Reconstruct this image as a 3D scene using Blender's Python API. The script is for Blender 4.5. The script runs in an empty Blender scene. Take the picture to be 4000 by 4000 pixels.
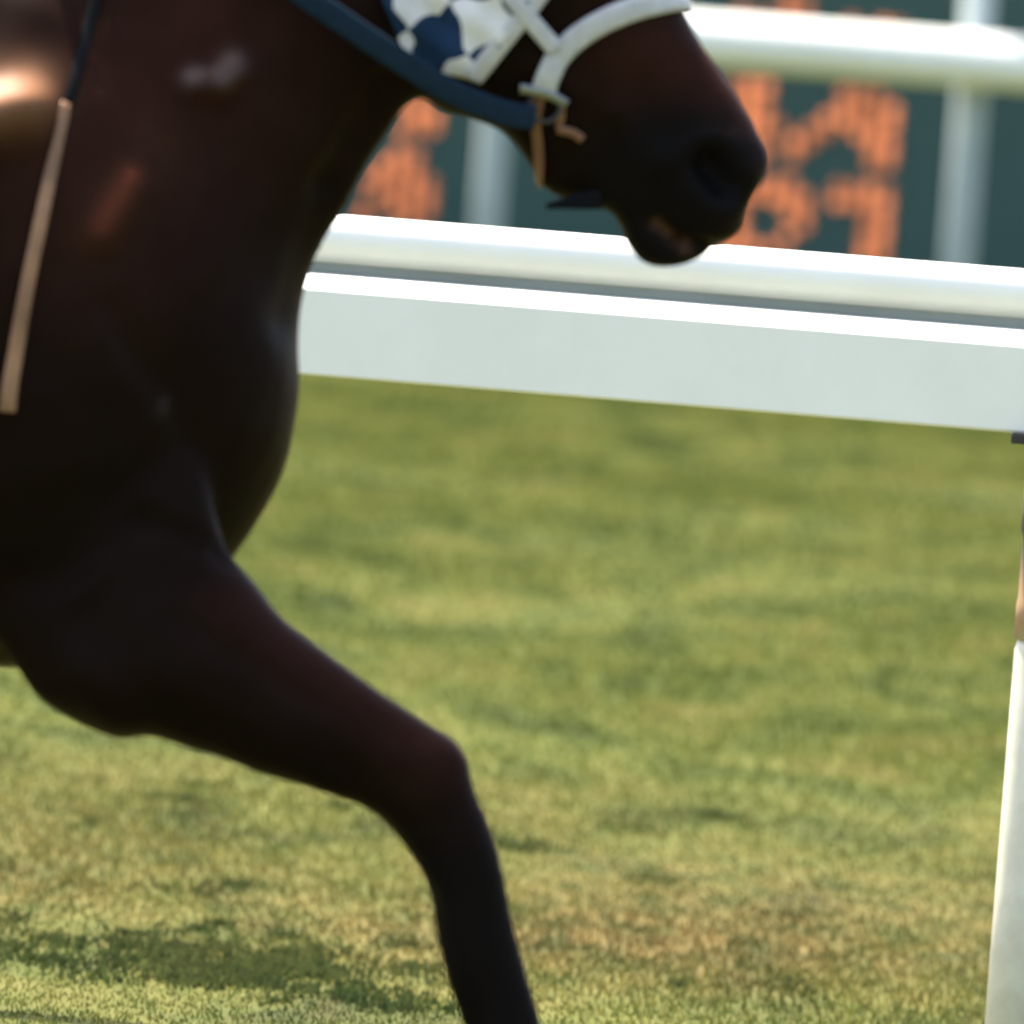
import bpy, bmesh, math, random
import numpy as np
from mathutils import Vector, Matrix
from mathutils.bvhtree import BVHTree
random.seed(7); rng = np.random.default_rng(7)
scene = bpy.context.scene
col = scene.collection

# ------------------------------------------------------------------ camera
CAM_H, AIM_Y, AIM_Z = 1.70, 12.0, 1.00
FPX = 38400.0                       # focal length in photo pixels (photo is 4000 wide)
ROLL = math.radians(4.4)
PITCH = math.atan2(CAM_H - AIM_Z, AIM_Y)
fwd = Vector((0, math.cos(PITCH), -math.sin(PITCH)))
r0 = Vector((1, 0, 0)); u0 = Vector((0, math.sin(PITCH), math.cos(PITCH)))
right = r0*math.cos(ROLL) + u0*math.sin(ROLL)
up = -r0*math.sin(ROLL) + u0*math.cos(ROLL)
cam_d = bpy.data.cameras.new('camera'); cam = bpy.data.objects.new('camera', cam_d); col.objects.link(cam)
M = Matrix((right, up, -fwd)).transposed().to_4x4(); M.translation = Vector((0, 0, CAM_H))
cam.matrix_world = M
cam_d.sensor_width = 36.0; cam_d.lens = FPX*36/4000
cam_d.clip_start = 0.5; cam_d.clip_end = 3000
cam_d.dof.use_dof = True; cam_d.dof.focus_distance = 14.1
cam_d.dof.aperture_fstop = (cam_d.lens/1000)/0.064
scene.camera = cam

def at(px, py, Y):                  # photo pixel -> point on the upright plane Y metres away
    d = fwd + right*((px-2000)/FPX) - up*((py-2000)/FPX)
    t = Y/d.y
    return Vector((0, 0, CAM_H)) + d*t

# ------------------------------------------------------------------ light
TO_SUN = Vector((-0.26, 0.27, 0.92)).normalized()
world = bpy.data.worlds.new('World'); scene.world = world; world.use_nodes = True
wn = world.node_tree.nodes; wl = world.node_tree.links
sky = wn.new('ShaderNodeTexSky'); sky.sky_type = 'NISHITA'; sky.sun_disc = False
sky.sun_elevation = math.asin(TO_SUN.z); sky.sun_rotation = math.atan2(TO_SUN.x, TO_SUN.y)
sky.dust_density = 4.0; sky.ozone_density = 0.6; sky.air_density = 1.0
wl.new(sky.outputs[0], wn['Background'].inputs[0]); wn['Background'].inputs[1].default_value = 0.15
sl = bpy.data.lights.new('sun', 'SUN'); sl.energy = 4.0; sl.angle = math.radians(0.5); sl.color = (1, 0.94, 0.82)
so = bpy.data.objects.new('sun', sl); col.objects.link(so)
so.rotation_euler = (-TO_SUN).to_track_quat('-Z', 'Y').to_euler(); so.location = (0, 0, 30)
vs = scene.view_settings
vs.view_transform = 'Standard'; vs.look = 'None'; vs.gamma = 1; vs.use_curve_mapping = False; vs.exposure = 1.76
scene.cycles.use_denoising = True
scene.cycles.max_bounces = 6; scene.cycles.diffuse_bounces = 3; scene.cycles.glossy_bounces = 3; scene.cycles.transmission_bounces = 3

# ------------------------------------------------------------------ helpers
def tag(o, label=None, cat=None, group=None, kind=None):
    for k, v in (('label', label), ('category', cat), ('group', group), ('kind', kind)):
        if v: o[k] = v
    return o
def thing(name, loc, label, cat, group=None):
    o = bpy.data.objects.new(name, None); col.objects.link(o); o.location = loc
    o.empty_display_size = 0.1
    return tag(o, label, cat, group)
def wloc(p):
    v = Vector((0, 0, 0))
    while p is not None: v += p.location; p = p.parent
    return v
def obj(name, verts, faces, mat, parent=None, smooth=True):
    off = wloc(parent)
    me = bpy.data.meshes.new(name)
    me.from_pydata([tuple(Vector(v)-off) for v in verts], [], faces)
    me.update()
    if smooth: me.polygons.foreach_set('use_smooth', [True]*len(me.polygons))
    me.materials.append(mat)
    o = bpy.data.objects.new(name, me); col.objects.link(o); o.parent = parent
    return o
def bm_obj(name, bm, mat, parent=None, smooth=False):
    off = wloc(parent)
    bmesh.ops.translate(bm, vec=-off, verts=bm.verts)
    me = bpy.data.meshes.new(name); bm.to_mesh(me); bm.free()
    if smooth: me.polygons.foreach_set('use_smooth', [True]*len(me.polygons))
    me.materials.append(mat)
    o = bpy.data.objects.new(name, me); col.objects.link(o); o.parent = parent
    return o
def box_bm(c, ax, ay, az, bevel=0.0):
    """box centred at c with half-axis vectors ax, ay, az"""
    bm = bmesh.new()
    vs_ = [bm.verts.new(c + ax*i + ay*j + az*k) for i in (-1, 1) for j in (-1, 1) for k in (-1, 1)]
    for f in ((0,1,3,2),(4,6,7,5),(0,4,5,1),(2,3,7,6),(0,2,6,4),(1,5,7,3)): bm.faces.new([vs_[i] for i in f])
    bmesh.ops.recalc_face_normals(bm, faces=bm.faces)
    if bevel: bmesh.ops.bevel(bm, geom=list(bm.edges), offset=bevel, segments=2, profile=0.7, affect='EDGES')
    return bm
def tube(path, radii, n=20, cap=True):
    """tube along points; radii per point"""
    V, F = [], []
    m = len(path)
    for i, p in enumerate(path):
        t = (path[min(i+1, m-1)] - path[max(i-1, 0)]).normalized()
        a = t.cross(Vector((0, 1, 0)));  a = a.normalized() if a.length > 1e-3 else t.cross(Vector((1, 0, 0))).normalized()
        b = t.cross(a).normalized()
        for k in range(n):
            th = 2*math.pi*k/n
            V.append(p + (a*math.cos(th) + b*math.sin(th))*radii[i])
    for i in range(m-1):
        for k in range(n):
            F.append((i*n+k, i*n+(k+1) % n, (i+1)*n+(k+1) % n, (i+1)*n+k))
    if cap: F += [tuple(range(n-1, -1, -1)), tuple(range((m-1)*n, m*n))]
    return V, F
def catmull(P, sub):
    """P: list of numpy rows"""
    P = [np.array(p, float) for p in P]; out = []
    for i in range(len(P)-1):
        p0 = P[max(i-1, 0)]; p1 = P[i]; p2 = P[i+1]; p3 = P[min(i+2, len(P)-1)]
        for s in range(sub):
            t = s/sub
            out.append(0.5*((2*p1)+(-p0+p2)*t+(2*p0-5*p1+4*p2-p3)*t*t+(-p0+3*p1-3*p2+p3)*t**3))
    out.append(P[-1]); return out

# ------------------------------------------------------------------ materials
def mat(name):
    m = bpy.data.materials.new(name); m.use_nodes = True
    nt = m.node_tree; return m, nt.nodes, nt.links, nt.nodes['Principled BSDF']
def noise(N, L, scale, detail=4, rough=0.55, vec=None, dist=0):
    n = N.new('ShaderNodeTexNoise'); n.inputs['Scale'].default_value = scale
    n.inputs['Detail'].default_value = detail; n.inputs['Roughness'].default_value = rough
    n.inputs['Distortion'].default_value = dist
    if vec is not None: L.new(vec, n.inputs['Vector'])
    return n
def ramp(N, L, fac, stops):
    r = N.new('ShaderNodeValToRGB'); e = r.color_ramp.elements
    while len(e) > 1: e.remove(e[-1])
    e[0].position = stops[0][0]; e[0].color = (*stops[0][1], 1)
    for p, c in stops[1:]:
        k = e.new(p); k.color = (*c, 1)
    L.new(fac, r.inputs[0]); return r
def mixc(N, L, fac, a, b, mode='MIX'):
    m = N.new('ShaderNodeMix'); m.data_type = 'RGBA'; m.blend_type = mode
    for sock, v in ((m.inputs[0], fac), (m.inputs[6], a), (m.inputs[7], b)):
        if hasattr(v, 'is_linked'): L.new(v, sock)
        elif isinstance(v, (int, float)): sock.default_value = v
        else: sock.default_value = (*v, 1)
    return m.outputs[2]
def bump(N, L, h, strength, dist, bsdf):
    b = N.new('ShaderNodeBump'); b.inputs['Strength'].default_value = strength; b.inputs['Distance'].default_value = dist
    L.new(h, b.inputs['Height']); L.new(b.outputs[0], bsdf.inputs['Normal'])
def simple(name, c1, c2=None, scale=30, rough=0.5, spec=0.5, metal=0, bs=0.0, bd=0.002, detail=4):
    m, N, L, B = mat(name)
    tc = N.new('ShaderNodeTexCoord')
    n = noise(N, L, scale, detail, 0.6, tc.outputs['Object'])
    r = ramp(N, L, n.outputs[0], [(0.3, c1), (0.7, c2 or c1)])
    L.new(r.outputs[0], B.inputs['Base Color'])
    B.inputs['Roughness'].default_value = rough; B.inputs['Metallic'].default_value = metal
    B.inputs['Specular IOR Level'].default_value = spec
    if bs: bump(N, L, n.outputs[0], bs, bd, B)
    return m
WHITE = simple('white_enamel', (0.89, 0.87, 0.78), (0.83, 0.81, 0.72), 5, 0.38, 0.5, bs=0.05)
POSTW = simple('cream_post_paint', (0.78, 0.74, 0.60), (0.62, 0.58, 0.46), 14, 0.5, 0.4, bs=0.1)
FARW = simple('weathered_grey_paint', (0.36, 0.41, 0.41), (0.29, 0.34, 0.34), 6, 0.6, 0.3)
FARR = simple('far_white_paint', (0.80, 0.80, 0.74), (0.74, 0.74, 0.67), 6, 0.5, 0.4)
TUBESHADE = simple('tube_shade_grey', (0.27, 0.28, 0.23), (0.33, 0.34, 0.29), 8, 0.7, 0.2)  # grey tone for the painted shade below the top tube
m, N, L, B = mat('peeled_rusty_paint')
tc = N.new('ShaderNodeTexCoord'); sx = N.new('ShaderNodeSeparateXYZ'); L.new(tc.outputs['Generated'], sx.inputs[0])
nz = noise(N, L, 16, 4, 0.6, tc.outputs['Object']); ad = N.new('ShaderNodeMath'); ad.operation = 'MULTIPLY_ADD'; ad.inputs[1].default_value = 0.35
sb = N.new('ShaderNodeMath'); sb.operation = 'SUBTRACT'; sb.inputs[1].default_value = 0.175
L.new(nz.outputs[0], ad.inputs[0]); L.new(sx.outputs['Z'], ad.inputs[2]); L.new(ad.outputs[0], sb.inputs[0])
rp = ramp(N, L, sb.outputs[0], [(0.0, (0.50, 0.40, 0.26)), (0.10, (0.40, 0.24, 0.12)), (0.34, (0.33, 0.20, 0.11)), (0.45, (0.20, 0.16, 0.12)), (0.60, (0.06, 0.05, 0.045)), (0.70, (0.34, 0.29, 0.23)), (0.82, (0.28, 0.25, 0.20)), (0.90, (0.05, 0.045, 0.04)), (0.96, (0.30, 0.27, 0.22))])
L.new(rp.outputs[0], B.inputs['Base Color']); B.inputs['Roughness'].default_value = 0.8; RUST = m
DARKM = simple('dark_iron', (0.02, 0.018, 0.017), (0.05, 0.042, 0.036), 40, 0.6, 0.4, bs=0.2)
GREENP = simple('dark_green_board', (0.030, 0.070, 0.060), (0.040, 0.086, 0.074), 1.2, 0.55, 0.3)
NAVY = simple('navy_strap', (0.004, 0.013, 0.025), (0.006, 0.019, 0.034), 90, 0.7, 0.12, bs=0.3, bd=0.001)
WSTRAP = simple('white_leather', (0.48, 0.48, 0.47), (0.38, 0.37, 0.36), 60, 0.6, 0.3, bs=0.3, bd=0.001)
TAN = simple('tan_leather', (0.22, 0.10, 0.055), (0.13, 0.055, 0.03), 25, 0.45, 0.5, bs=0.3, bd=0.001)
TANW = simple('worn_tan_leather', (0.09, 0.045, 0.026), (0.36, 0.185, 0.095), 7, 0.5, 0.4, bs=0.3, bd=0.001)
DLEATH = simple('dark_leather', (0.003, 0.004, 0.005), (0.006, 0.006, 0.007), 30, 0.8, 0.08, bs=0.2)
STEEL = simple('bit_steel', (0.30, 0.32, 0.34), (0.20, 0.22, 0.23), 40, 0.5, 0.5, metal=1)
HORN = simple('dark_hoof_horn', (0.02, 0.017, 0.014), (0.045, 0.036, 0.028), 20, 0.5, 0.4)
HAIR = simple('black_mane_hair', (0.010, 0.008, 0.007), (0.022, 0.014, 0.010), 60, 0.5, 0.4, bs=0.6, bd=0.004)
EYE = simple('dark_eye', (0.008, 0.005, 0.004), None, 10, 0.05, 0.6)

def coat_material():
    m, N, L, B = mat('bay_coat')
    a = N.new('ShaderNodeAttribute'); a.attribute_name = 'coat'
    tc = N.new('ShaderNodeTexCoord')
    mp = N.new('ShaderNodeMapping'); mp.inputs['Scale'].default_value = (1, 1, 0.25); mp.inputs['Rotation'].default_value = (0, 0.5, 0)
    L.new(tc.outputs['Object'], mp.inputs[0])
    n = noise(N, L, 260, 3, 0.6, mp.outputs[0]); n2 = noise(N, L, 7, 4, 0.6, tc.outputs['Object'])
    r = ramp(N, L, n2.outputs[0], [(0.3, (0.75, 0.72, 0.72)), (0.7, (1.25, 1.22, 1.2))])
    c = mixc(N, L, 1.0, a.outputs['Color'], r.outputs[0], 'MULTIPLY')
    L.new(c, B.inputs['Base Color'])
    
    for sock, lo, hi in (('Roughness', 0.50, 0.34), ('Specular IOR Level', 0.05, 0.75)):
        mr = N.new('ShaderNodeMapRange'); mr.inputs[3].default_value = lo; mr.inputs[4].default_value = hi
        L.new(a.outputs['Alpha'], mr.inputs[0]); L.new(mr.outputs[0], B.inputs[sock])
    B.inputs['Specular Tint'].default_value = (1.0, 0.74, 0.56, 1)
    B.inputs['Sheen Weight'].default_value = 0.06; B.inputs['Sheen Roughness'].default_value = 0.35
    B.inputs['Sheen Tint'].default_value = (0.6, 0.20, 0.10, 1)
    bump(N, L, n.outputs[0], 0.35, 0.0015, B)
    return m
COAT = coat_material()

def turf_nodes(N, L):
    """colour of the turf by place: green, lime and straw patches; used by ground and blades alike"""
    g = N.new('ShaderNodeNewGeometry')
    mp = N.new('ShaderNodeMapping'); mp.inputs['Scale'].default_value = (2.1, 0.85, 0.0); L.new(g.outputs['Position'], mp.inputs[0])
    n1 = noise(N, L, 1.5, 5, 0.58, mp.outputs[0], 0.6)
    n2 = noise(N, L, 0.55, 3, 0.5, mp.outputs[0], 0.3)
    n3 = noise(N, L, 5.5, 4, 0.6, mp.outputs[0], 0.4)
    base = ramp(N, L, n1.outputs[0], [(0.30, (0.036, 0.054, 0.016)), (0.42, (0.080, 0.102, 0.024)), (0.54, (0.124, 0.139, 0.032)), (0.70, (0.166, 0.156, 0.046))])
    dry = ramp(N, L, n3.outputs[0], [(0.38, (0.062, 0.062, 0.020)), (0.62, (0.205, 0.140, 0.052))])
    s = N.new('ShaderNodeSeparateXYZ'); L.new(g.outputs['Position'], s.inputs[0])
    # the worn strip beside the rail is drier than the turf farther out
    mr = N.new('ShaderNodeMapRange'); mr.inputs[1].default_value = 16.6; mr.inputs[2].default_value = 20.5
    mr.inputs[3].default_value = 0.9; mr.inputs[4].default_value = 0.0; L.new(s.outputs['Y'], mr.inputs[0])
    mr2 = N.new('ShaderNodeMapRange'); mr2.inputs[1].default_value = 15.7; mr2.inputs[2].default_value = 16.7
    mr2.inputs[3].default_value = 0.25; mr2.inputs[4].default_value = 1.0; L.new(s.outputs['Y'], mr2.inputs[0])
    mm = N.new('ShaderNodeMath'); mm.operation = 'MULTIPLY'; L.new(mr.outputs[0], mm.inputs[0]); L.new(mr2.outputs[0], mm.inputs[1])
    nn = N.new('ShaderNodeMath'); nn.operation = 'MULTIPLY'; L.new(mm.outputs[0], nn.inputs[0])
    r2 = ramp(N, L, n2.outputs[0], [(0.3, (0.35,)*3), (0.65, (1,)*3)]); L.new(r2.outputs[0], nn.inputs[1])
    return mixc(N, L, nn.outputs[0], base.outputs[0], dry.outputs[0]), g, n3
def ground_material():
    m, N, L, B = mat('turf_ground')
    c, g, n3 = turf_nodes(N, L)
    c = mixc(N, L, 0.22, c, (0.085, 0.080, 0.030))
    L.new(c, B.inputs['Base Color']); B.inputs['Roughness'].default_value = 0.95; B.inputs['Specular IOR Level'].default_value = 0.1
    n = noise(N, L, 60, 4, 0.7, g.outputs['Position']); bump(N, L, n.outputs[0], 0.7, 0.03, B)
    return m
def blade_material(dark=False):
    m, N, L, B = mat('clover_leaf' if dark else 'grass_blade')
    c, g, n3 = turf_nodes(N, L)
    a = N.new('ShaderNodeAttribute'); a.attribute_name = 'tint'
    c = mixc(N, L, 1.0, c, a.outputs['Color'], 'MULTIPLY')
    if dark: c = mixc(N, L, 0.7, c, (0.030, 0.050, 0.018))
    L.new(c, B.inputs['Base Color']); B.inputs['Roughness'].default_value = 0.75; B.inputs['Specular IOR Level'].default_value = 0.06
    t = N.new('ShaderNodeBsdfTranslucent'); L.new(c, t.inputs[0])
    ms = N.new('ShaderNodeMixShader'); ms.inputs[0].default_value = 0.45
    L.new(B.outputs[0], ms.inputs[1]); L.new(t.outputs[0], ms.inputs[2]); L.new(ms.outputs[0], N['Material Output'].inputs[0])
    return m

# ------------------------------------------------------------------ ground and grass
S = 900
gv = [Vector((x, y, 0)) for y in (-S, 10, 45, S) for x in (-S, -15, 15, S)]
gf = [(j*4+i, j*4+i+1, (j+1)*4+i+1, (j+1)*4+i) for j in range(3) for i in range(3)]
ground = tag(obj('turf_ground', gv, gf, ground_material(), smooth=False), 'mown turf ground of green and straw patches', kind='structure')

def smooth_noise(x, y, seed):
    r = np.random.default_rng(seed); v = np.zeros_like(x)
    for k in range(7):
        a = r.uniform(0, 6.28); f = r.uniform(0.6, 3.2); p = r.uniform(0, 6.28)
        v += np.sin((x*math.cos(a)+y*math.sin(a))*f*2+p)
    return v/4.0
def blades(name, X, Y, H, W, mat_, tintspread=0.10):
    n = len(X)
    ang = rng.uniform(0, 2*np.pi, n); lean = rng.uniform(0.1, 0.9, n)*H; la = rng.uniform(0, 2*np.pi, n)
    dx, dy = np.cos(ang)*W*0.5, np.sin(ang)*W*0.5
    tx, ty = X+np.cos(la)*lean, Y+np.sin(la)*lean
    mx, my = X+np.cos(la)*lean*0.35, Y+np.sin(la)*lean*0.35
    co = np.empty((n, 5, 3), np.float32)
    co[:, 0] = np.stack([X-dx, Y-dy, np.full(n, -0.004)], 1); co[:, 1] = np.stack([X+dx, Y+dy, np.full(n, -0.004)], 1)
    co[:, 2] = np.stack([mx+dx*0.8, my+dy*0.8, H*0.6], 1); co[:, 3] = np.stack([mx-dx*0.8, my-dy*0.8, H*0.6], 1)
    co[:, 4] = np.stack([tx, ty, H], 1)
    idx = (np.arange(n)*5)[:, None]
    loops = (idx + np.array([0, 1, 2, 3, 3, 2, 4])[None, :]).ravel().astype(np.int32)
    starts = ((np.arange(n)*7)[:, None] + np.array([0, 4])[None, :]).ravel().astype(np.int32)
    tot = np.tile(np.array([4, 3], np.int32), n)
    me = bpy.data.meshes.new(name)
    me.vertices.add(n*5); me.vertices.foreach_set('co', co.ravel())
    me.loops.add(n*7); me.loops.foreach_set('vertex_index', loops)
    me.polygons.add(n*2); me.polygons.foreach_set('loop_start', starts); me.polygons.foreach_set('loop_total', tot)
    me.update(calc_edges=True)
    at_ = me.attributes.new('tint', 'FLOAT_COLOR', 'POINT')
    b = rng.uniform(1-tintspread, 1+tintspread, n); w = rng.uniform(-0.1, 0.12, n)
    c = np.stack([b*(1+w), b, b*(1-w), np.ones(n)], 1).astype(np.float32)
    at_.data.foreach_set('color', np.repeat(c, 5, 0).ravel())
    me.materials.append(mat_)
    o = bpy.data.objects.new(name, me); col.objects.link(o); return o
n = 430000
u = rng.uniform(0, 1, n)
gy = 13.2*np.exp(u*math.log(46/13.2))                       # denser close by
gx = rng.uniform(-1, 1, n)*(gy*0.056+0.6)
gh = np.clip(0.009 + 0.004*smooth_noise(gx, gy, 3), 0.004, 0.018)*np.clip((gy/17)**1.2, 0.7, 2.5)*rng.uniform(0.6, 1.4, n)
tag(blades('grass', gx, gy, gh, rng.uniform(0.0022, 0.0048, n)*(gy/15)**0.7, blade_material()),
    'short sunlit green and straw coloured grass', 'grass', kind='stuff')
# a patch of dark clover close to the foot of the rail
k = 14000
NC = 85                                                     # clumps, thick in the middle of the patch and thinning out
ccx = np.concatenate([rng.normal(-0.43, 0.12, NC), rng.normal(-0.22, 0.12, NC//3), rng.normal(-0.80, 0.05, NC//7), rng.uniform(-0.8, 0.75, NC//4)])
ccy = np.concatenate([rng.normal(15.95, 0.24, NC), rng.normal(15.85, 0.2, NC//3), rng.normal(16.1, 0.22, NC//7), rng.uniform(15.6, 19.5, NC//4)])
cn = rng.integers(10, 90, len(ccx)); sxy = np.repeat(rng.uniform(0.012, 0.05, len(ccx)), cn)
cx = np.repeat(ccx, cn) + rng.normal(0, 1, cn.sum())*sxy; cy = np.repeat(ccy, cn) + rng.normal(0, 1, cn.sum())*sxy*1.6
tag(blades('clover', cx, cy, rng.uniform(0.005, 0.017, len(cx)), rng.uniform(0.004, 0.009, len(cx)), blade_material(True)),
    'patch of dark green clover in the turf', 'clover', kind='stuff')

# ------------------------------------------------------------------ near rail
YL = 15.2
zb = at(1300, 1470, YL).z
lo_, hi_ = 8.0, 20.0
for _ in range(60):                                          # where the same height shows at the right edge of the picture
    mid = (lo_+hi_)/2
    if at(4000, 1690, mid).z > zb: lo_ = mid
    else: hi_ = mid
YR = max(min(mid, YL+0.3), YL-0.3)
PL, PR = at(1300, 1470, YL), at(4000, 1690, YR)
ax = Vector((PR.x-PL.x, PR.y-PL.y, 0)).normalized(); nrm = Vector((ax.y, -ax.x, 0))      # nrm points to the camera
print('rail', YL, mid, YR, zb, ax)
sc_ = YL/FPX
ROOT = Vector((PL.x, PL.y, 0))
rail = thing('course_rail', ROOT, 'white running rail with round top tube and deep flat beam behind the horse', 'rail')
def extrude(profile, a0, a1, base):
    """profile points (toward camera, up); extruded along the rail"""
    m_ = len(profile)
    V = [base + ax*s + nrm*p[0] + Vector((0, 0, p[1])) for s in (a0, a1) for p in profile]
    F = [(i, (i+1) % m_, m_+(i+1) % m_, m_+i) for i in range(m_)] + [tuple(range(m_-1, -1, -1)), tuple(range(m_, 2*m_))]
    return V, F
hb, ch = 396*sc_, 56*sc_
beam_base = ROOT + Vector((0, 0, zb))
prof = [(-0.035, 0), (0.028, 0), (0.031, 0.004), (0.031, hb-ch-0.003), (0.029, hb-ch), (0.006, hb-0.003), (0.001, hb), (-0.035, hb)]
V, F = extrude(prof, -14, 10, beam_base); o = obj('beam', V, F, WHITE, rail, smooth=False)
rt = 196*sc_/2; jz = 40*sc_
prof = [(-0.052 + rt*math.cos(2*math.pi*i/40), hb-0.001 + jz + rt + rt*math.sin(2*math.pi*i/40)) for i in range(40)]
V, F = extrude(prof, -14, 10, beam_base); o = obj('top_tube', V, F, WHITE, rail)
V, F = extrude([(-0.062, hb-0.01), (-0.040, hb-0.01), (-0.040, hb+jz+rt*0.25), (-0.062, hb+jz+rt*0.25)], -13.9, 9.9, beam_base); obj('tube_shade_strip', V, F, TUBESHADE, rail, smooth=False)  # added grey strip stands in for the shaded underside of the top tube
# posts: white tube, rusty sleeve, dark clamp under the beam
pr = 0.046
s0, s1 = 0.0, 4.0
for _ in range(40):                                          # where along the rail the visible post stands
    s_post = (s0+s1)/2; q = ROOT + ax*s_post + Vector((0, 0, 0.2)) - Vector((0, 0, CAM_H))
    if 2000+FPX*q.dot(right)/q.dot(fwd) < 3985: s0 = s_post
    else: s1 = s_post
zs_main = at(4036, 2490, (ROOT+ax*s_post).y).z
for ds in (0, -9, -6, -3, 3, 6):
    b = ROOT + ax*(s_post+ds)
    V, F = tube([b+Vector((0, 0, z)) for z in (-0.15, 0.3, zs_main-0.02, zs_main)], [pr, pr, pr, pr*0.9], 28)
    p = obj('post', V, F, POSTW, rail)
    V, F = tube([b+Vector((0, 0, z)) for z in (zs_main-0.003, zs_main+0.05, zs_main+0.06, zb-0.16, zb-0.15, zb-0.014)], [pr*1.06, pr*1.06, pr*1.02, pr*1.02, pr*1.1, pr*1.1], 24)
    obj('sleeve', V, F, RUST, p)
    bm = box_bm(b+Vector((0, 0, zb-0.0085)), ax*0.075, nrm*0.05, Vector((0, 0, 0.0075)), 0.003)
    bm_obj('clamp', bm, DARKM, p)
    bm_obj('bracket', box_bm(b+Vector((0, 0, zb+hb*0.6))-nrm*0.048, ax*0.03, nrm*0.016, Vector((0, 0, hb*0.4+0.01)), 0.004), WHITE, p)

# ------------------------------------------------------------------ fence behind, with tall posts
YF = 41.0
zr = at(3375, 205, YF).z
root = thing('boundary_fence', (0, YF, 0), 'blurred white fence with tall grey posts in front of the tote board', 'fence')
V, F = tube([Vector((x, YF, zr)) for x in (-16, 0, 16)], [0.107]*3, 28); obj('rail', V, F, FARR, root)
V, F = tube([Vector((x, YF, zr+1.0)) for x in (-16, 0, 16)], [0.107]*3, 28); obj('rail', V, F, FARR, root)
x_r = at(3775, 700, YF).x; x_l = at(1916, 700, YF).x; dxp = x_r-x_l
for i in range(-6, 6):
    x = x_l + dxp*i
    V, F = tube([Vector((x, YF+0.19, z)) for z in (-0.3, 0.6, zr+1.15)], [0.066]*3, 20); p = obj('post', V, F, FARW, root)
    for zz in (zr, zr+1.0):
        bm_obj('bracket', box_bm(Vector((x, YF+0.11, zz)), Vector((0.05, 0, 0)), Vector((0, 0.03, 0)), Vector((0, 0, 0.05)), 0.006), FARW, p)

# ------------------------------------------------------------------ tote board with lit orange lamps
YT = 47.0
tote = thing('tote_board', (0, YT, 0), 'dark green tote board with rows of glowing orange lamp numerals', 'scoreboard')
bm_obj('panel', box_bm(Vector((1.0, YT+0.15, 2.6)), Vector((8.5, 0, 0)), Vector((0, 0.12, 0)), Vector((0, 0, 2.55)), 0.02), GREENP, tote)
for zz in (0.12, 5.1):
    bm_obj('frame_rail', box_bm(Vector((1.0, YT+0.15, zz)), Vector((8.7, 0, 0)), Vector((0, 0.18, 0)), Vector((0, 0, 0.08)), 0.02), GREENP, tote)
for x in (-6.5, -1.5, 3.5, 8.5):
    bm_obj('leg', box_bm(Vector((x, YT+0.40, 1.2)), Vector((0.09, 0, 0)), Vector((0, 0.09, 0)), Vector((0, 0, 1.3)), 0.01), DARKM, tote)
bm = bmesh.new(); bmesh.ops.create_icosphere(bm, subdivisions=1, radius=0.036)
for v in bm.verts: v.co.y *= 0.6
lamp_mes = []
for e_ in (0.35, 0.6, 1.0):                                # old bulbs burn unevenly
    m, N, L, B = mat('orange_lamp')
    B.inputs['Base Color'].default_value = (0.3, 0.10, 0.04, 1); B.inputs['Roughness'].default_value = 0.4
    B.inputs['Emission Color'].default_value = (1.0, 0.30, 0.11, 1); B.inputs['Emission Strength'].default_value = e_*0.34
    lamp_me = bpy.data.meshes.new('lamp'); bm.to_mesh(lamp_me); lamp_me.materials.append(m)
    lamp_me.polygons.foreach_set('use_smooth', [True]*len(lamp_me.polygons)); lamp_mes.append(lamp_me)
bm.free()
PIT = 62*YT/FPX
o0 = at(2870, 330, YT)
ROWS = {0: ["11100001110", "11100001111", "11100011111", "01110110111", "01101100011", "00101000011"],
        1: ["01111001111", "11111101111", "11001100011", "11000100011", "11001000011", "11110000011"],
        -1: ["00010000000", "00011000000", "11111001011", "01100001110", "11001111011", "01110001100"]}
def lamps(rows, x0, z0):
    for j, r in enumerate(rows):
        for i, c in enumerate(r):
            if c == '1':
                o = bpy.data.objects.new('lamp', random.choice(lamp_mes)); col.objects.link(o); o.parent = tote
                o.location = (x0+i*PIT, 0.012, z0-j*PIT*0.83)
RH = 372*YT/FPX
for r in (-1, 0, 1): lamps(ROWS[r], o0.x, o0.z - r*RH)
oL = at(1712, 240, YT)
LEFT = {0: ["01110", "10011", "00011", "01110", "00011", "00111"], 1: ["00110", "01110", "11111", "01111", "10111", "10010"]}
for r in (0, 1): lamps(LEFT[r], oL.x-4*PIT, o0.z - r*RH)

# ------------------------------------------------------------------ racehorse
HY = AIM_Y
def loft(sections, Y, sub=5, n=28, p=2.3):
    """sections: (ax, ay, bx, by, half_depth_px) outline pairs in photo pixels, all on the plane Y"""
    S_ = catmull(sections, sub); V, F = [], []
    sc = Y/FPX
    for s in S_:
        A, Bp = at(s[0], s[1], Y), at(s[2], s[3], Y)
        C = (A+Bp)/2; h = (A-Bp)/2; w = max(s[4], 5)*sc
        for k in range(n):
            t = 2*math.pi*k/n; c, si = math.cos(t), math.sin(t)
            e = 2/p
            V.append(C + h*(math.copysign(abs(c)**e, c)) + Vector((0, w*math.copysign(abs(si)**e, si), 0)))
    m_ = len(S_)
    for i in range(m_-1):
        for k in range(n):
            F.append((i*n+k, i*n+(k+1) % n, (i+1)*n+(k+1) % n, (i+1)*n+k))
    F += [tuple(range(n-1, -1, -1)), tuple(range((m_-1)*n, m_*n))]
    return V, F
parts = []
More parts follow.
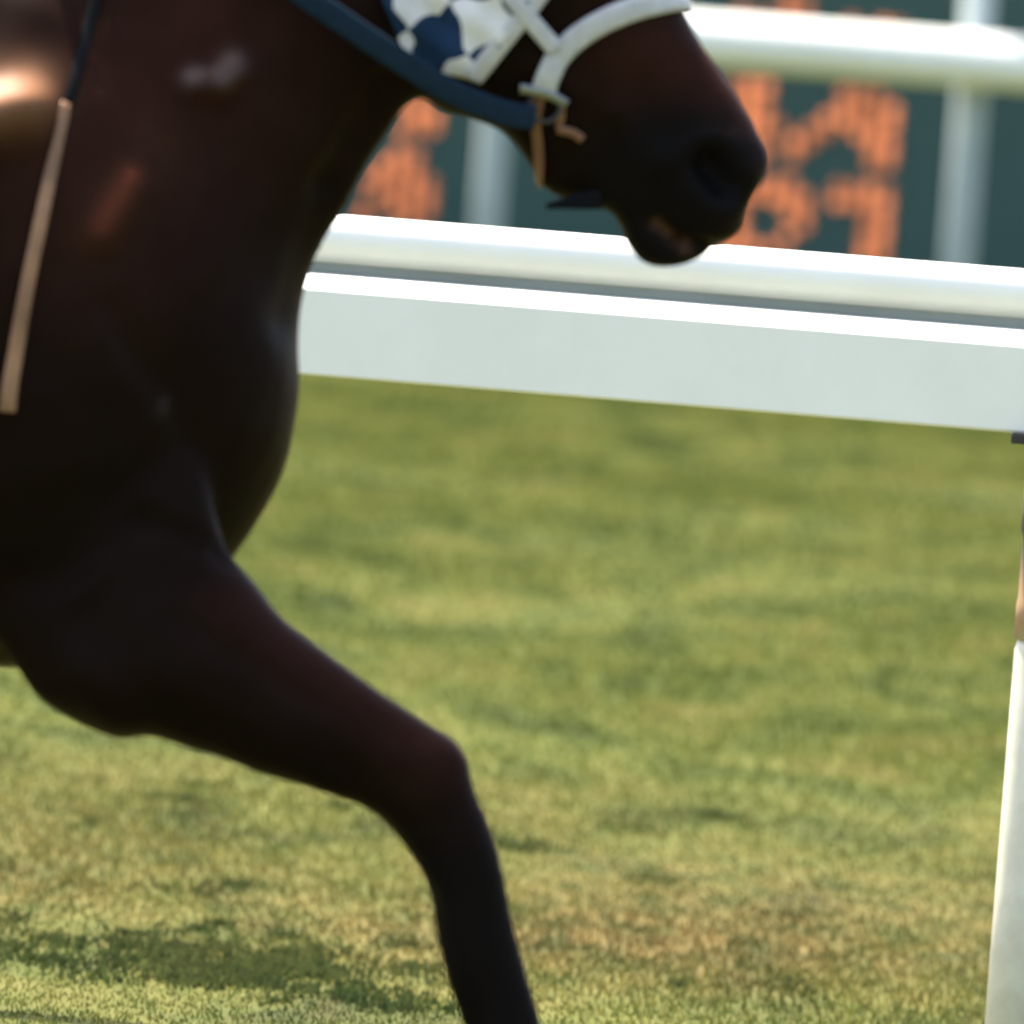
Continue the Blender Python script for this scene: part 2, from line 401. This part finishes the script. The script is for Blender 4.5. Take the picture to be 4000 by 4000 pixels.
torso = [(-4250,700,-4150,300,150),(-4000,1300,-3950,-50,600),(-3500,1650,-3450,-400,830),(-2900,1900,-2850,-450,860),
         (-2200,2150,-2150,-330,850),(-1400,2420,-1350,-230,880),(-700,2560,-650,-250,860),(-100,2605,-150,-300,790),
         (300,2560,150,-250,700),(620,2350,400,-50,590),(830,2240,620,250,480),(970,2070,850,600,370),(1080,1870,1020,950,270),(1135,1720,1115,1250,170)]
parts.append(loft(torso, HY, p=2.15))
neck = [(700,2150,-700,-280,640),(930,2080,-500,-290,600),(1085,1880,-250,-310,550),(1160,1600,30,-340,470),(1158,1330,280,-390,390),
        (1205,1050,560,-470,320),(1350,790,850,-600,275),(1482,560,1100,-720,245),(1590,405,1350,-840,225),(1750,330,1650,-930,215),(1900,250,1850,-900,180)]
parts.append(loft(neck, HY, p=2.1))
head = [(1480,-150,1850,-960,190),(1560,150,2130,-800,250),(1680,395,2370,-570,285),(1830,455,2550,-280,262),(1975,520,2665,50,215),
        (2080,650,2752,190,180),(2150,745,2842,335,160),(2270,782,2927,480,155),(2395,812,2986,595,160),(2520,862,2995,660,158),
        (2600,890,2915,800,145),(2690,935,2898,885,118),(2760,952,2860,925,60)]
parts.append(loft(head, HY, p=2.25))
jaw = [(2180,720,2500,600,120),(2345,772,2560,760,115),(2422,852,2590,830,108),(2456,945,2620,880,100),(2525,1022,2665,925,95),
       (2630,1026,2710,955,90),(2715,1004,2750,964,66),(2762,982,2768,970,24)]
parts.append(loft(jaw, HY, p=2.1))
NEARL = HY-0.13
leg_near = [(650,1500,-250,2250,60),(800,1900,0,2500,160),(890,2165,180,2745,225),(1008,2305,430,2868,228),(1108,2425,595,2870,205),
            (1300,2580,800,2935,172),(1482,2718,1020,3010,148),(1645,2818,1230,3075,132),(1752,2885,1440,3155,128),(1812,2965,1530,3220,128),
            (1855,3110,1605,3325,118),(1932,3320,1668,3445,104),(2008,3620,1712,3650,94),(2052,3800,1762,3830,90),(2104,4000,1818,4020,90),
            (2160,4200,1850,4240,104),(2205,4330,1900,4390,106),(2230,4440,2000,4520,84),(2300,4560,2080,4660,86)]
parts.append(loft(leg_near, NEARL, p=2.0))
FARL = HY+0.13
leg_far = [(100,1700,-700,2100,240),(-100,2250,-600,2450,230),(-260,2560,-680,2680,190),(-330,3000,-700,2960,150),(-430,3280,-800,3160,130),(-520,3450,-860,3270,128),
           (-700,3600,-930,3360,112),(-1000,3760,-1120,3520,95),(-1350,3960,-1450,3720,90),(-1560,4110,-1640,3850,104),(-1760,4110,-1760,3900,86),(-1950,4050,-1900,3850,86)]
parts.append(loft(leg_far, FARL, p=2.0))
def hind(dx, Y):
    s = [(-2950,900,-4150,900,420),(-2950,1500,-4150,1300,400),(-3000,1950,-4080,1750,330),(-3300,2250,-4080,2150,230),(-3600,2500,-4150,2380,150),(-3800,2700,-4270,2600,125),
         (-3850,2900,-4200,2850,115),(-3750,3200,-4060,3200,95),(-3600,3650,-3880,3700,90),(-3480,4000,-3800,4080,104),(-3360,4230,-3620,4300,88),(-3260,4400,-3520,4500,90)]
    out = []
    for i, q in enumerate(s):
        f = dx*min(1, max(0, (i-2)/7))
        out.append((q[0]+f, q[1]-abs(f)*0.1, q[2]+f, q[3]-abs(f)*0.1, q[4]))
    return loft(out, Y, p=2.0), out[-1]
hn, end_n = hind(0, HY-0.12); hf, end_f = hind(900, HY+0.12); parts += [hn, hf]
for sgn in (-1, 1):                                          # ears
    e0 = at(1790, -900, HY); V, F = tube([e0+Vector((0, sgn*0.045, -0.03)), e0+Vector((-0.015, sgn*0.06, 0.05)), e0+Vector((-0.05, sgn*0.062, 0.13)), e0+Vector((-0.07, sgn*0.055, 0.18))], [0.026, 0.034, 0.022, 0.006], 12)
    parts.append((V, F))
V, F = [], []
for v, f in parts:
    b = len(V); V += v; F += [tuple(i+b for i in q) for q in f]
HROOT = Vector((at(-1500, 2000, HY).x, HY, 0))
horse = thing('racehorse', HROOT, 'dark bay racehorse galloping to the right with one foreleg reaching forward', 'horse')
tmp = obj('tmp_body', V, F, COAT)
md = tmp.modifiers.new('r', 'REMESH'); md.mode = 'VOXEL'; md.voxel_size = 0.009
md = tmp.modifiers.new('s', 'SMOOTH'); md.factor = 0.5; md.iterations = 6
dg = bpy.context.evaluated_depsgraph_get()
me = bpy.data.meshes.new_from_object(tmp.evaluated_get(dg)); me.name = 'body'
bpy.data.objects.remove(tmp)
nv = len(me.vertices)
co = np.empty(nv*3, np.float32); me.vertices.foreach_get('co', co); co = co.reshape(-1, 3).astype(float)
no = np.empty(nv*3, np.float32); me.vertices.foreach_get('normal', no); no = no.reshape(-1, 3).astype(float)
def project(P):
    d = P - np.array([0, 0, CAM_H]); z = d@np.array(fwd)
    return 2000+FPX*(d@np.array(right))/z, 2000-FPX*(d@np.array(up))/z
PX, PY = project(co)
def seg_d(x0, y0, x1, y1):
    vx, vy = x1-x0, y1-y0; l2 = vx*vx+vy*vy+1e-9
    t = np.clip(((PX-x0)*vx+(PY-y0)*vy)/l2, 0, 1)
    return np.hypot(PX-x0-t*vx, PY-y0-t*vy)
disp = np.zeros(nv)
side = np.clip(np.abs(no[:, 1])*1.6, 0, 1)
for x0, y0, x1, y1, r, a in [
    (-90,480,70,440,120,0.042),(-200,900,100,600,200,0.008),(500,740,390,920,75,0.011),(748,340,756,336,58,0.009),(862,335,910,280,70,0.013),(640,1580,618,1650,34,0.007),
    (1500,330,1290,720,75,-0.014),(1290,720,1120,1250,80,-0.014),(1000,300,700,1250,240,0.010),(950,1560,960,1640,200,0.016),(420,1200,760,1750,70,-0.006),
    (890,2170,560,2040,65,-0.016),(560,2040,200,2280,65,-0.012),(380,2640,420,2700,120,0.014),(700,2430,1250,2760,50,-0.007),(560,2600,1100,2880,60,0.006),
    (280,2330,420,2230,50,0.008),(780,2180,820,2090,40,0.006),(1560,2960,1760,2960,60,0.005),(1690,3480,1880,4100,26,-0.006),
    (1240,3040,1330,3090,45,0.006),(2080,250,2380,430,45,0.008),(2420,450,2560,640,70,0.006),(2330,560,2480,760,60,-0.005),
    (2545,862,2640,930,20,-0.020),(2640,930,2790,958,18,-0.022),(2600,620,2760,560,60,0.010),(2480,760,2560,900,50,0.004),(2900,560,2960,600,60,0.005)]:
    disp += (0.55 if r not in (120, 75, 58, 70) else 1.0)*a*np.exp(-(seg_d(x0, y0, x1, y1)/r)**2)*side
nd = seg_d(2770, 640, 2830, 720)                             # flared nostril
disp += (-0.024*np.exp(-(nd/62)**4) + 0.004*np.exp(-((nd-105)/38)**2))*side
disp += 0.0022*np.sin(PX/97+1.3*np.sin(PY/161))*np.sin(PY/127+1.1*np.sin(PX/143))
co2 = co + no*(disp+0.0035)[:, None]
me.vertices.foreach_set('co', (co2-np.array(HROOT)).astype(np.float32).ravel())
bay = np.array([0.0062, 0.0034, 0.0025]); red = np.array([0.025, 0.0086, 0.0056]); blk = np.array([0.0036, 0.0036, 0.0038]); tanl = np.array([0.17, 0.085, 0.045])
def sst(a, b, x): t = np.clip((x-a)/(b-a), 0, 1); return t*t*(3-2*t)
C = np.tile(bay, (nv, 1))
def blend(c, w):
    global C
    C = C*(1-w[:, None]) + c*w[:, None]
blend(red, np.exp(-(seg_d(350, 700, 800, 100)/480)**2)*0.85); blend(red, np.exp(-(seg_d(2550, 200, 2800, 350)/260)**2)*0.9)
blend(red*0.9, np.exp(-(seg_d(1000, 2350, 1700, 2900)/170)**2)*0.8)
hilite = np.array([0.25, 0.12, 0.06])                          # sun highlight and red sheen on the shoulder, painted into the coat colour
blend(hilite, np.exp(-(seg_d(-100, 400, 90, 370)/120)**2)*0.9); blend(hilite*np.array([0.5, 0.24, 0.24]), np.exp(-(seg_d(500, 690, 385, 880)/46)**2)*0.6); blend(hilite*0.2, np.exp(-(seg_d(620, 560, 380, 900)/110)**2)*0.3)
blend(blk, 1-sst(260, 520, seg_d(2650, 780, 2650, 820)))
blend(blk, sst(3150, 3450, PY)*0.9)
blend(tanl, np.exp(-(seg_d(2562, 868, 2680, 962)/20)**2)*0.45*(no[:, 1] < 0.3))
wet = np.clip(np.exp(-(seg_d(745, 305, 755, 300)/40)**2) + np.exp(-(seg_d(860, 300, 905, 250)/48)**2) + 0.22*np.exp(-(seg_d(-100, 380, 90, 340)/110)**2) + 0.2*np.exp(-(seg_d(628, 1600, 640, 1570)/26)**2), 0, 1)
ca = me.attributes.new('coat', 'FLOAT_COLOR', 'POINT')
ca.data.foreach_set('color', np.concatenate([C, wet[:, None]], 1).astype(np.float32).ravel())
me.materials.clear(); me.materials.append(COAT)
me.polygons.foreach_set('use_smooth', [True]*len(me.polygons)); me.update()
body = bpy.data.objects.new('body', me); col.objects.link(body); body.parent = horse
bvh = BVHTree.FromPolygons([Vector(c) for c in co2], [tuple(p.vertices) for p in me.polygons])
# hooves
def hoof(px0, py0, px1, py1, Y, d):
    A, Bp = at(px0, py0, Y), at(px1, py1, Y); c = (A+Bp)/2; V, F = tube([c-d*0.01, c+d*0.02, c+d*0.085, c+d*0.09], [0.040, 0.045, 0.064, 0.060], 24); obj('hoof', V, F, HORN, horse)
hoof(2300,4560,2080,4660,NEARL,Vector((0.45,0,-0.9)).normalized()); hoof(-1950,4050,-1900,3850,FARL,Vector((-0.95,0,0.2)).normalized())
for e, Y in ((end_n, HY-0.12), (end_f, HY+0.12)): hoof(e[0],e[1],e[2],e[3],Y,Vector((0.4,0,-0.9)).normalized())
# eyes
for sgn in (-1, 1):
    g = at(2180, -390, HY)+Vector((0, sgn*0.12, 0)); h = bvh.find_nearest(g)
    V, F = tube([h[0]-h[1]*0.02, h[0]-h[1]*0.004, h[0]+h[1]*0.006, h[0]+h[1]*0.010], [0.010, 0.019, 0.014, 0.004], 16); obj('eye', V, F, EYE, horse)
# mane and tail
Vm, Fm = [], []
crest = catmull([(p[2], p[3]) for p in neck[3:10]], 14)
for i, c in enumerate(crest):
    for q in range(3):
        b0 = at(c[0], c[1]+18, HY)+Vector((random.uniform(-.01, .01), 0.01*q, 0)); ln = random.uniform(0.10, 0.17)
        pth = [b0, b0+Vector((-0.03, 0.05, 0.01)), b0+Vector((-0.06, 0.10, -ln*0.4)), b0+Vector((-0.08, 0.12, -ln))]
        v, f = tube(pth, [0.006, 0.009, 0.007, 0.002], 6); o_ = len(Vm); Vm += v; Fm += [tuple(k_+o_ for k_ in ff) for ff in f]
tag(obj('mane', Vm, Fm, HAIR, horse), 'dark mane falling on the far side of the neck')
Vm, Fm = [], []
t0 = at(-4180, 250, HY)
for i in range(60):
    a = random.uniform(-1, 1); b_ = random.uniform(-1, 1); ln = random.uniform(0.55, 0.85)
    pth = [t0+Vector((0.03, b_*0.012, a*0.012)), t0+Vector((-0.12, b_*0.025, 0.03+a*0.025)), t0+Vector((-0.34, b_*0.05, -0.06+a*0.05)), t0+Vector((-0.3-ln*0.5, b_*0.09, -0.2-ln*0.3+a*0.09))]
    v, f = tube([Vector(p) for p in catmull([tuple(p) for p in pth], 3)], [0.010]*9+[0.002], 6); o_ = len(Vm); Vm += v; Fm += [tuple(k_+o_ for k_ in ff) for ff in f]
obj('tail', Vm, Fm, HAIR, horse)

# ------------------------------------------------------------------ tack
def strap(name, guide, width, thick, mat_, parent, off=0.003, snap=True, sub=8, taper=None, m_=10, Y=HY):
    P = []
    for g in catmull(guide, sub):
        p = at(g[0], g[1], Y) + Vector((0, g[2], 0))
        if snap == 'ray':
            o_ = Vector((0, 0, CAM_H)); h = bvh.ray_cast(o_, (at(g[0], g[1], Y)-o_).normalized())
            if h[0] is None: h = bvh.find_nearest(p)
            P.append((h[0], h[1]))
        elif snap:
            h = bvh.find_nearest(p); P.append((h[0], h[1]))
        else: P.append((p, Vector((0, -1, 0)) if g[2] <= 0 else Vector((0, 1, 0))))
    for _ in range(3):
        P = [(((P[max(i-1,0)][0]+P[i][0]*2+P[min(i+1,len(P)-1)][0])/4) if 0 < i < len(P)-1 else P[i][0],
              (P[max(i-1,0)][1]+P[i][1]*2+P[min(i+1,len(P)-1)][1]).normalized()) for i in range(len(P))]
    V, F = [], []; L_ = len(P)
    for i, (p, nn) in enumerate(P):
        t = (P[min(i+1, L_-1)][0]-P[max(i-1, 0)][0]).normalized(); s = t.cross(nn).normalized(); nn = s.cross(t).normalized()
        w = width*(taper(i/(L_-1)) if taper else 1)
        for k_ in range(m_):
            th = 2*math.pi*k_/m_; c, si = math.cos(th), math.sin(th)
            V.append(p + nn*(off+thick/2) + s*(w/2*math.copysign(abs(c)**0.7, c)) + nn*(thick/2*math.copysign(abs(si)**0.8, si)))
    for i in range(L_-1):
        for k_ in range(m_): F.append((i*m_+k_, i*m_+(k_+1) % m_, (i+1)*m_+(k_+1) % m_, (i+1)*m_+k_))
    F += [tuple(range(m_-1, -1, -1)), tuple(range((L_-1)*m_, L_*m_))]
    return obj(name, V, F, mat_, parent)
def mirror(g): return [(x, y, -z) for x, y, z in reversed(g)]

broot = at(2130, 440, HY-0.07)
bridle = thing('bridle', broot, 'white leather racing bridle with steel bit and long navy blue rein', 'bridle')
nb = [(2128,345,-.07),(2142,270,-.07),(2180,205,-.07),(2250,138,-.07),(2350,75,-.07),(2460,34,-.065),(2570,8,-.055),(2650,-8,-.035)]
strap('noseband', nb+[(2712,-20,0)]+mirror(nb), 0.030, 0.009, WSTRAP, bridle)
ck = [(2160,180,-.07),(2110,120,-.08),(2050,50,-.09),(1960,-70,-.09),(1850,-250,-.09),(1750,-600,-.07),(1720,-850,-.05)]
strap('cheek_strap', ck+[(1700,-960,0)]+mirror(ck), 0.022, 0.006, WSTRAP, bridle, off=0.011)
jp = [(2112,365,-.06),(2095,450,-.06),(2085,530,-.06),(2110,640,-.03)]
strap('chin_strap', [(2125,350,-.07)]+jp+[(2140,700,0)]+mirror(jp), 0.014, 0.003, TAN, bridle)
strap('keeper_strap', [(2195,380,-.07),(2193,450,-.07),(2184,500,-.07)], 0.009, 0.002, TAN, bridle, snap='ray')
strap('mouthpiece', [(2180,500,-.07),(2235,512,-.07),(2275,540,-.07)], 0.011, 0.005, TAN, bridle, snap='ray')
strap('bit_bar', [(2035,330,-.07),(2090,340,-.07),(2150,355,-.07),(2215,392,-.07)], 0.0125, 0.006, STEEL, bridle, off=0.009, snap='ray')
# bit ring on each cheek
for sgn in (-1, 1):
    h = bvh.find_nearest(at(2125, 430, HY)+Vector((0, sgn*0.08, 0)))
    c = h[0]+Vector((0, sgn*0.014, 0)); V, F = [], []
    for i in range(36):
        a = 2*math.pi*i/36
        for j in range(10):
            b_ = 2*math.pi*j/10; rr = 0.019+0.0028*math.cos(b_)
            V.append(c+Vector((rr*math.cos(a), 0.0035*math.sin(b_), rr*math.sin(a))))
    F = [(i*10+j, i*10+(j+1) % 10, ((i+1) % 36)*10+(j+1) % 10, ((i+1) % 36)*10+j) for i in range(36) for j in range(10)]
    obj('bit_ring', V, F, DARKM, bridle)
rn = [(2090,455,-.082),(1960,432,-.088),(1750,345,-.105),(1500,185,-.125),(1200,-20,-.135),(800,-290,-.14),(350,-590,-.13),(180,-720,-.08)]
strap('rein', rn+[(120,-760,0)]+mirror(rn), 0.031, 0.005, NAVY, bridle, snap=False, sub=10)
strap('strap_end', [(2340,775,-.03),(2250,785,-.04),(2190,792,-.045),(2128,803,-.05)], 0.026, 0.007, DLEATH, bridle, snap=False, taper=lambda t: 1-0.75*t)

# blinker hood: the head surface above a clean edge, lifted off the skin
bm = bmesh.new(); bm.from_mesh(me)
bmesh.ops.translate(bm, vec=HROOT, verts=bm.verts)
x_keep = at(1300, 0, HY).x
bmesh.ops.delete(bm, geom=[v for v in bm.verts if v.co.x < x_keep], context='VERTS')
def cut(p0, p1):
    a, b_ = at(p0[0], p0[1], HY), at(p1[0], p1[1], HY)
    t = b_-a; nn = Vector((-t.z, 0, t.x)).normalized()
    ctr = at(1950, -350, HY)
    if (ctr-a).dot(nn) > 0: nn = -nn
    bmesh.ops.bisect_plane(bm, geom=bm.verts[:]+bm.edges[:]+bm.faces[:], dist=1e-6, plane_co=a, plane_no=nn, clear_outer=True)
for e in (((1495,0),(1590,225)), ((1590,225),(1850,300)), ((1862,295),(2060,25)), ((1495,0),(1450,-900))): cut(*e)
bm.normal_update()
for v in bm.verts:
    q = v.co
    v.co = q + v.normal*(0.008+0.006*math.sin(q.x*95+q.z*40)*math.sin(q.z*80-q.x*25))
bmesh.ops.recalc_face_normals(bm, faces=bm.faces)
m, N, L, B = mat('checked_cloth')
tc = N.new('ShaderNodeTexCoord'); mp = N.new('ShaderNodeMapping'); L.new(tc.outputs['Object'], mp.inputs[0])
mp.inputs['Rotation'].default_value = (0, math.radians(22), 0); mp.inputs['Location'].default_value = (0.0228, 0.5, 0.0265)
ck_ = N.new('ShaderNodeTexChecker'); ck_.inputs['Scale'].default_value = 1/0.054
ck_.inputs['Color1'].default_value = (0.62, 0.60, 0.58, 1); ck_.inputs['Color2'].default_value = (0.007, 0.026, 0.062, 1)
nz = noise(N, L, 9, 3, 0.5, tc.outputs['Object'])
vm = N.new('ShaderNodeMix'); vm.data_type = 'VECTOR'; vm.inputs[0].default_value = 0.09
L.new(mp.outputs[0], vm.inputs[4]); L.new(nz.outputs['Color'], vm.inputs[5])
cx_ = N.new('ShaderNodeSeparateXYZ'); L.new(vm.outputs[1], cx_.inputs[0]); cb = N.new('ShaderNodeCombineXYZ'); L.new(cx_.outputs['X'], cb.inputs['X']); L.new(cx_.outputs['Z'], cb.inputs['Y'])
cb.inputs['Z'].default_value = 0.01
L.new(cb.outputs[0], ck_.inputs['Vector']); L.new(ck_.outputs['Color'], B.inputs['Base Color'])
B.inputs['Roughness'].default_value = 0.85; B.inputs['Specular IOR Level'].default_value = 0.2
wv = noise(N, L, 300, 2, 0.5, tc.outputs['Object']); bump(N, L, wv.outputs[0], 0.3, 0.001, B)
HOODM = m
hroot = at(1800, 0, HY)
hood = thing('blinker_hood', hroot, 'blue and white checked cloth blinker hood over the cheek of the horse', 'hood')
ho = bm_obj('hood_cloth', bm, HOODM, hood, smooth=True)
sd = ho.modifiers.new('t', 'SOLIDIFY'); sd.thickness = 0.003; sd.offset = 1
strap('hood_piping', [(1850,300,-.08),(1900,232,-.08),(1960,150,-.08),(2050,45,-.09),(2150,-90,-.09)], 0.024, 0.008, WSTRAP, hood, off=0.006)

# strap down the shoulder
groot = at(200, 700, HY-0.22)
bs = thing('shoulder_strap', groot, 'narrow strap hanging down the shoulder, dark above and tan leather below', 'strap')
strap('upper_strap', [(480,-300,-.05),(430,-170,-.15),(374,0,-.2),(318,200,-.24),(256,425,-.25)], 0.015, 0.0022, DLEATH, bs, snap='ray')
strap('lower_strap', [(252,405,-.25),(200,650,-.25),(155,870,-.25),(100,1130,-.25),(60,1370,-.25),(38,1500,-.25),(26,1606,-.25)], 0.0165, 0.0026, TANW, bs, snap='ray', taper=lambda t: 0.95+0.3*t)
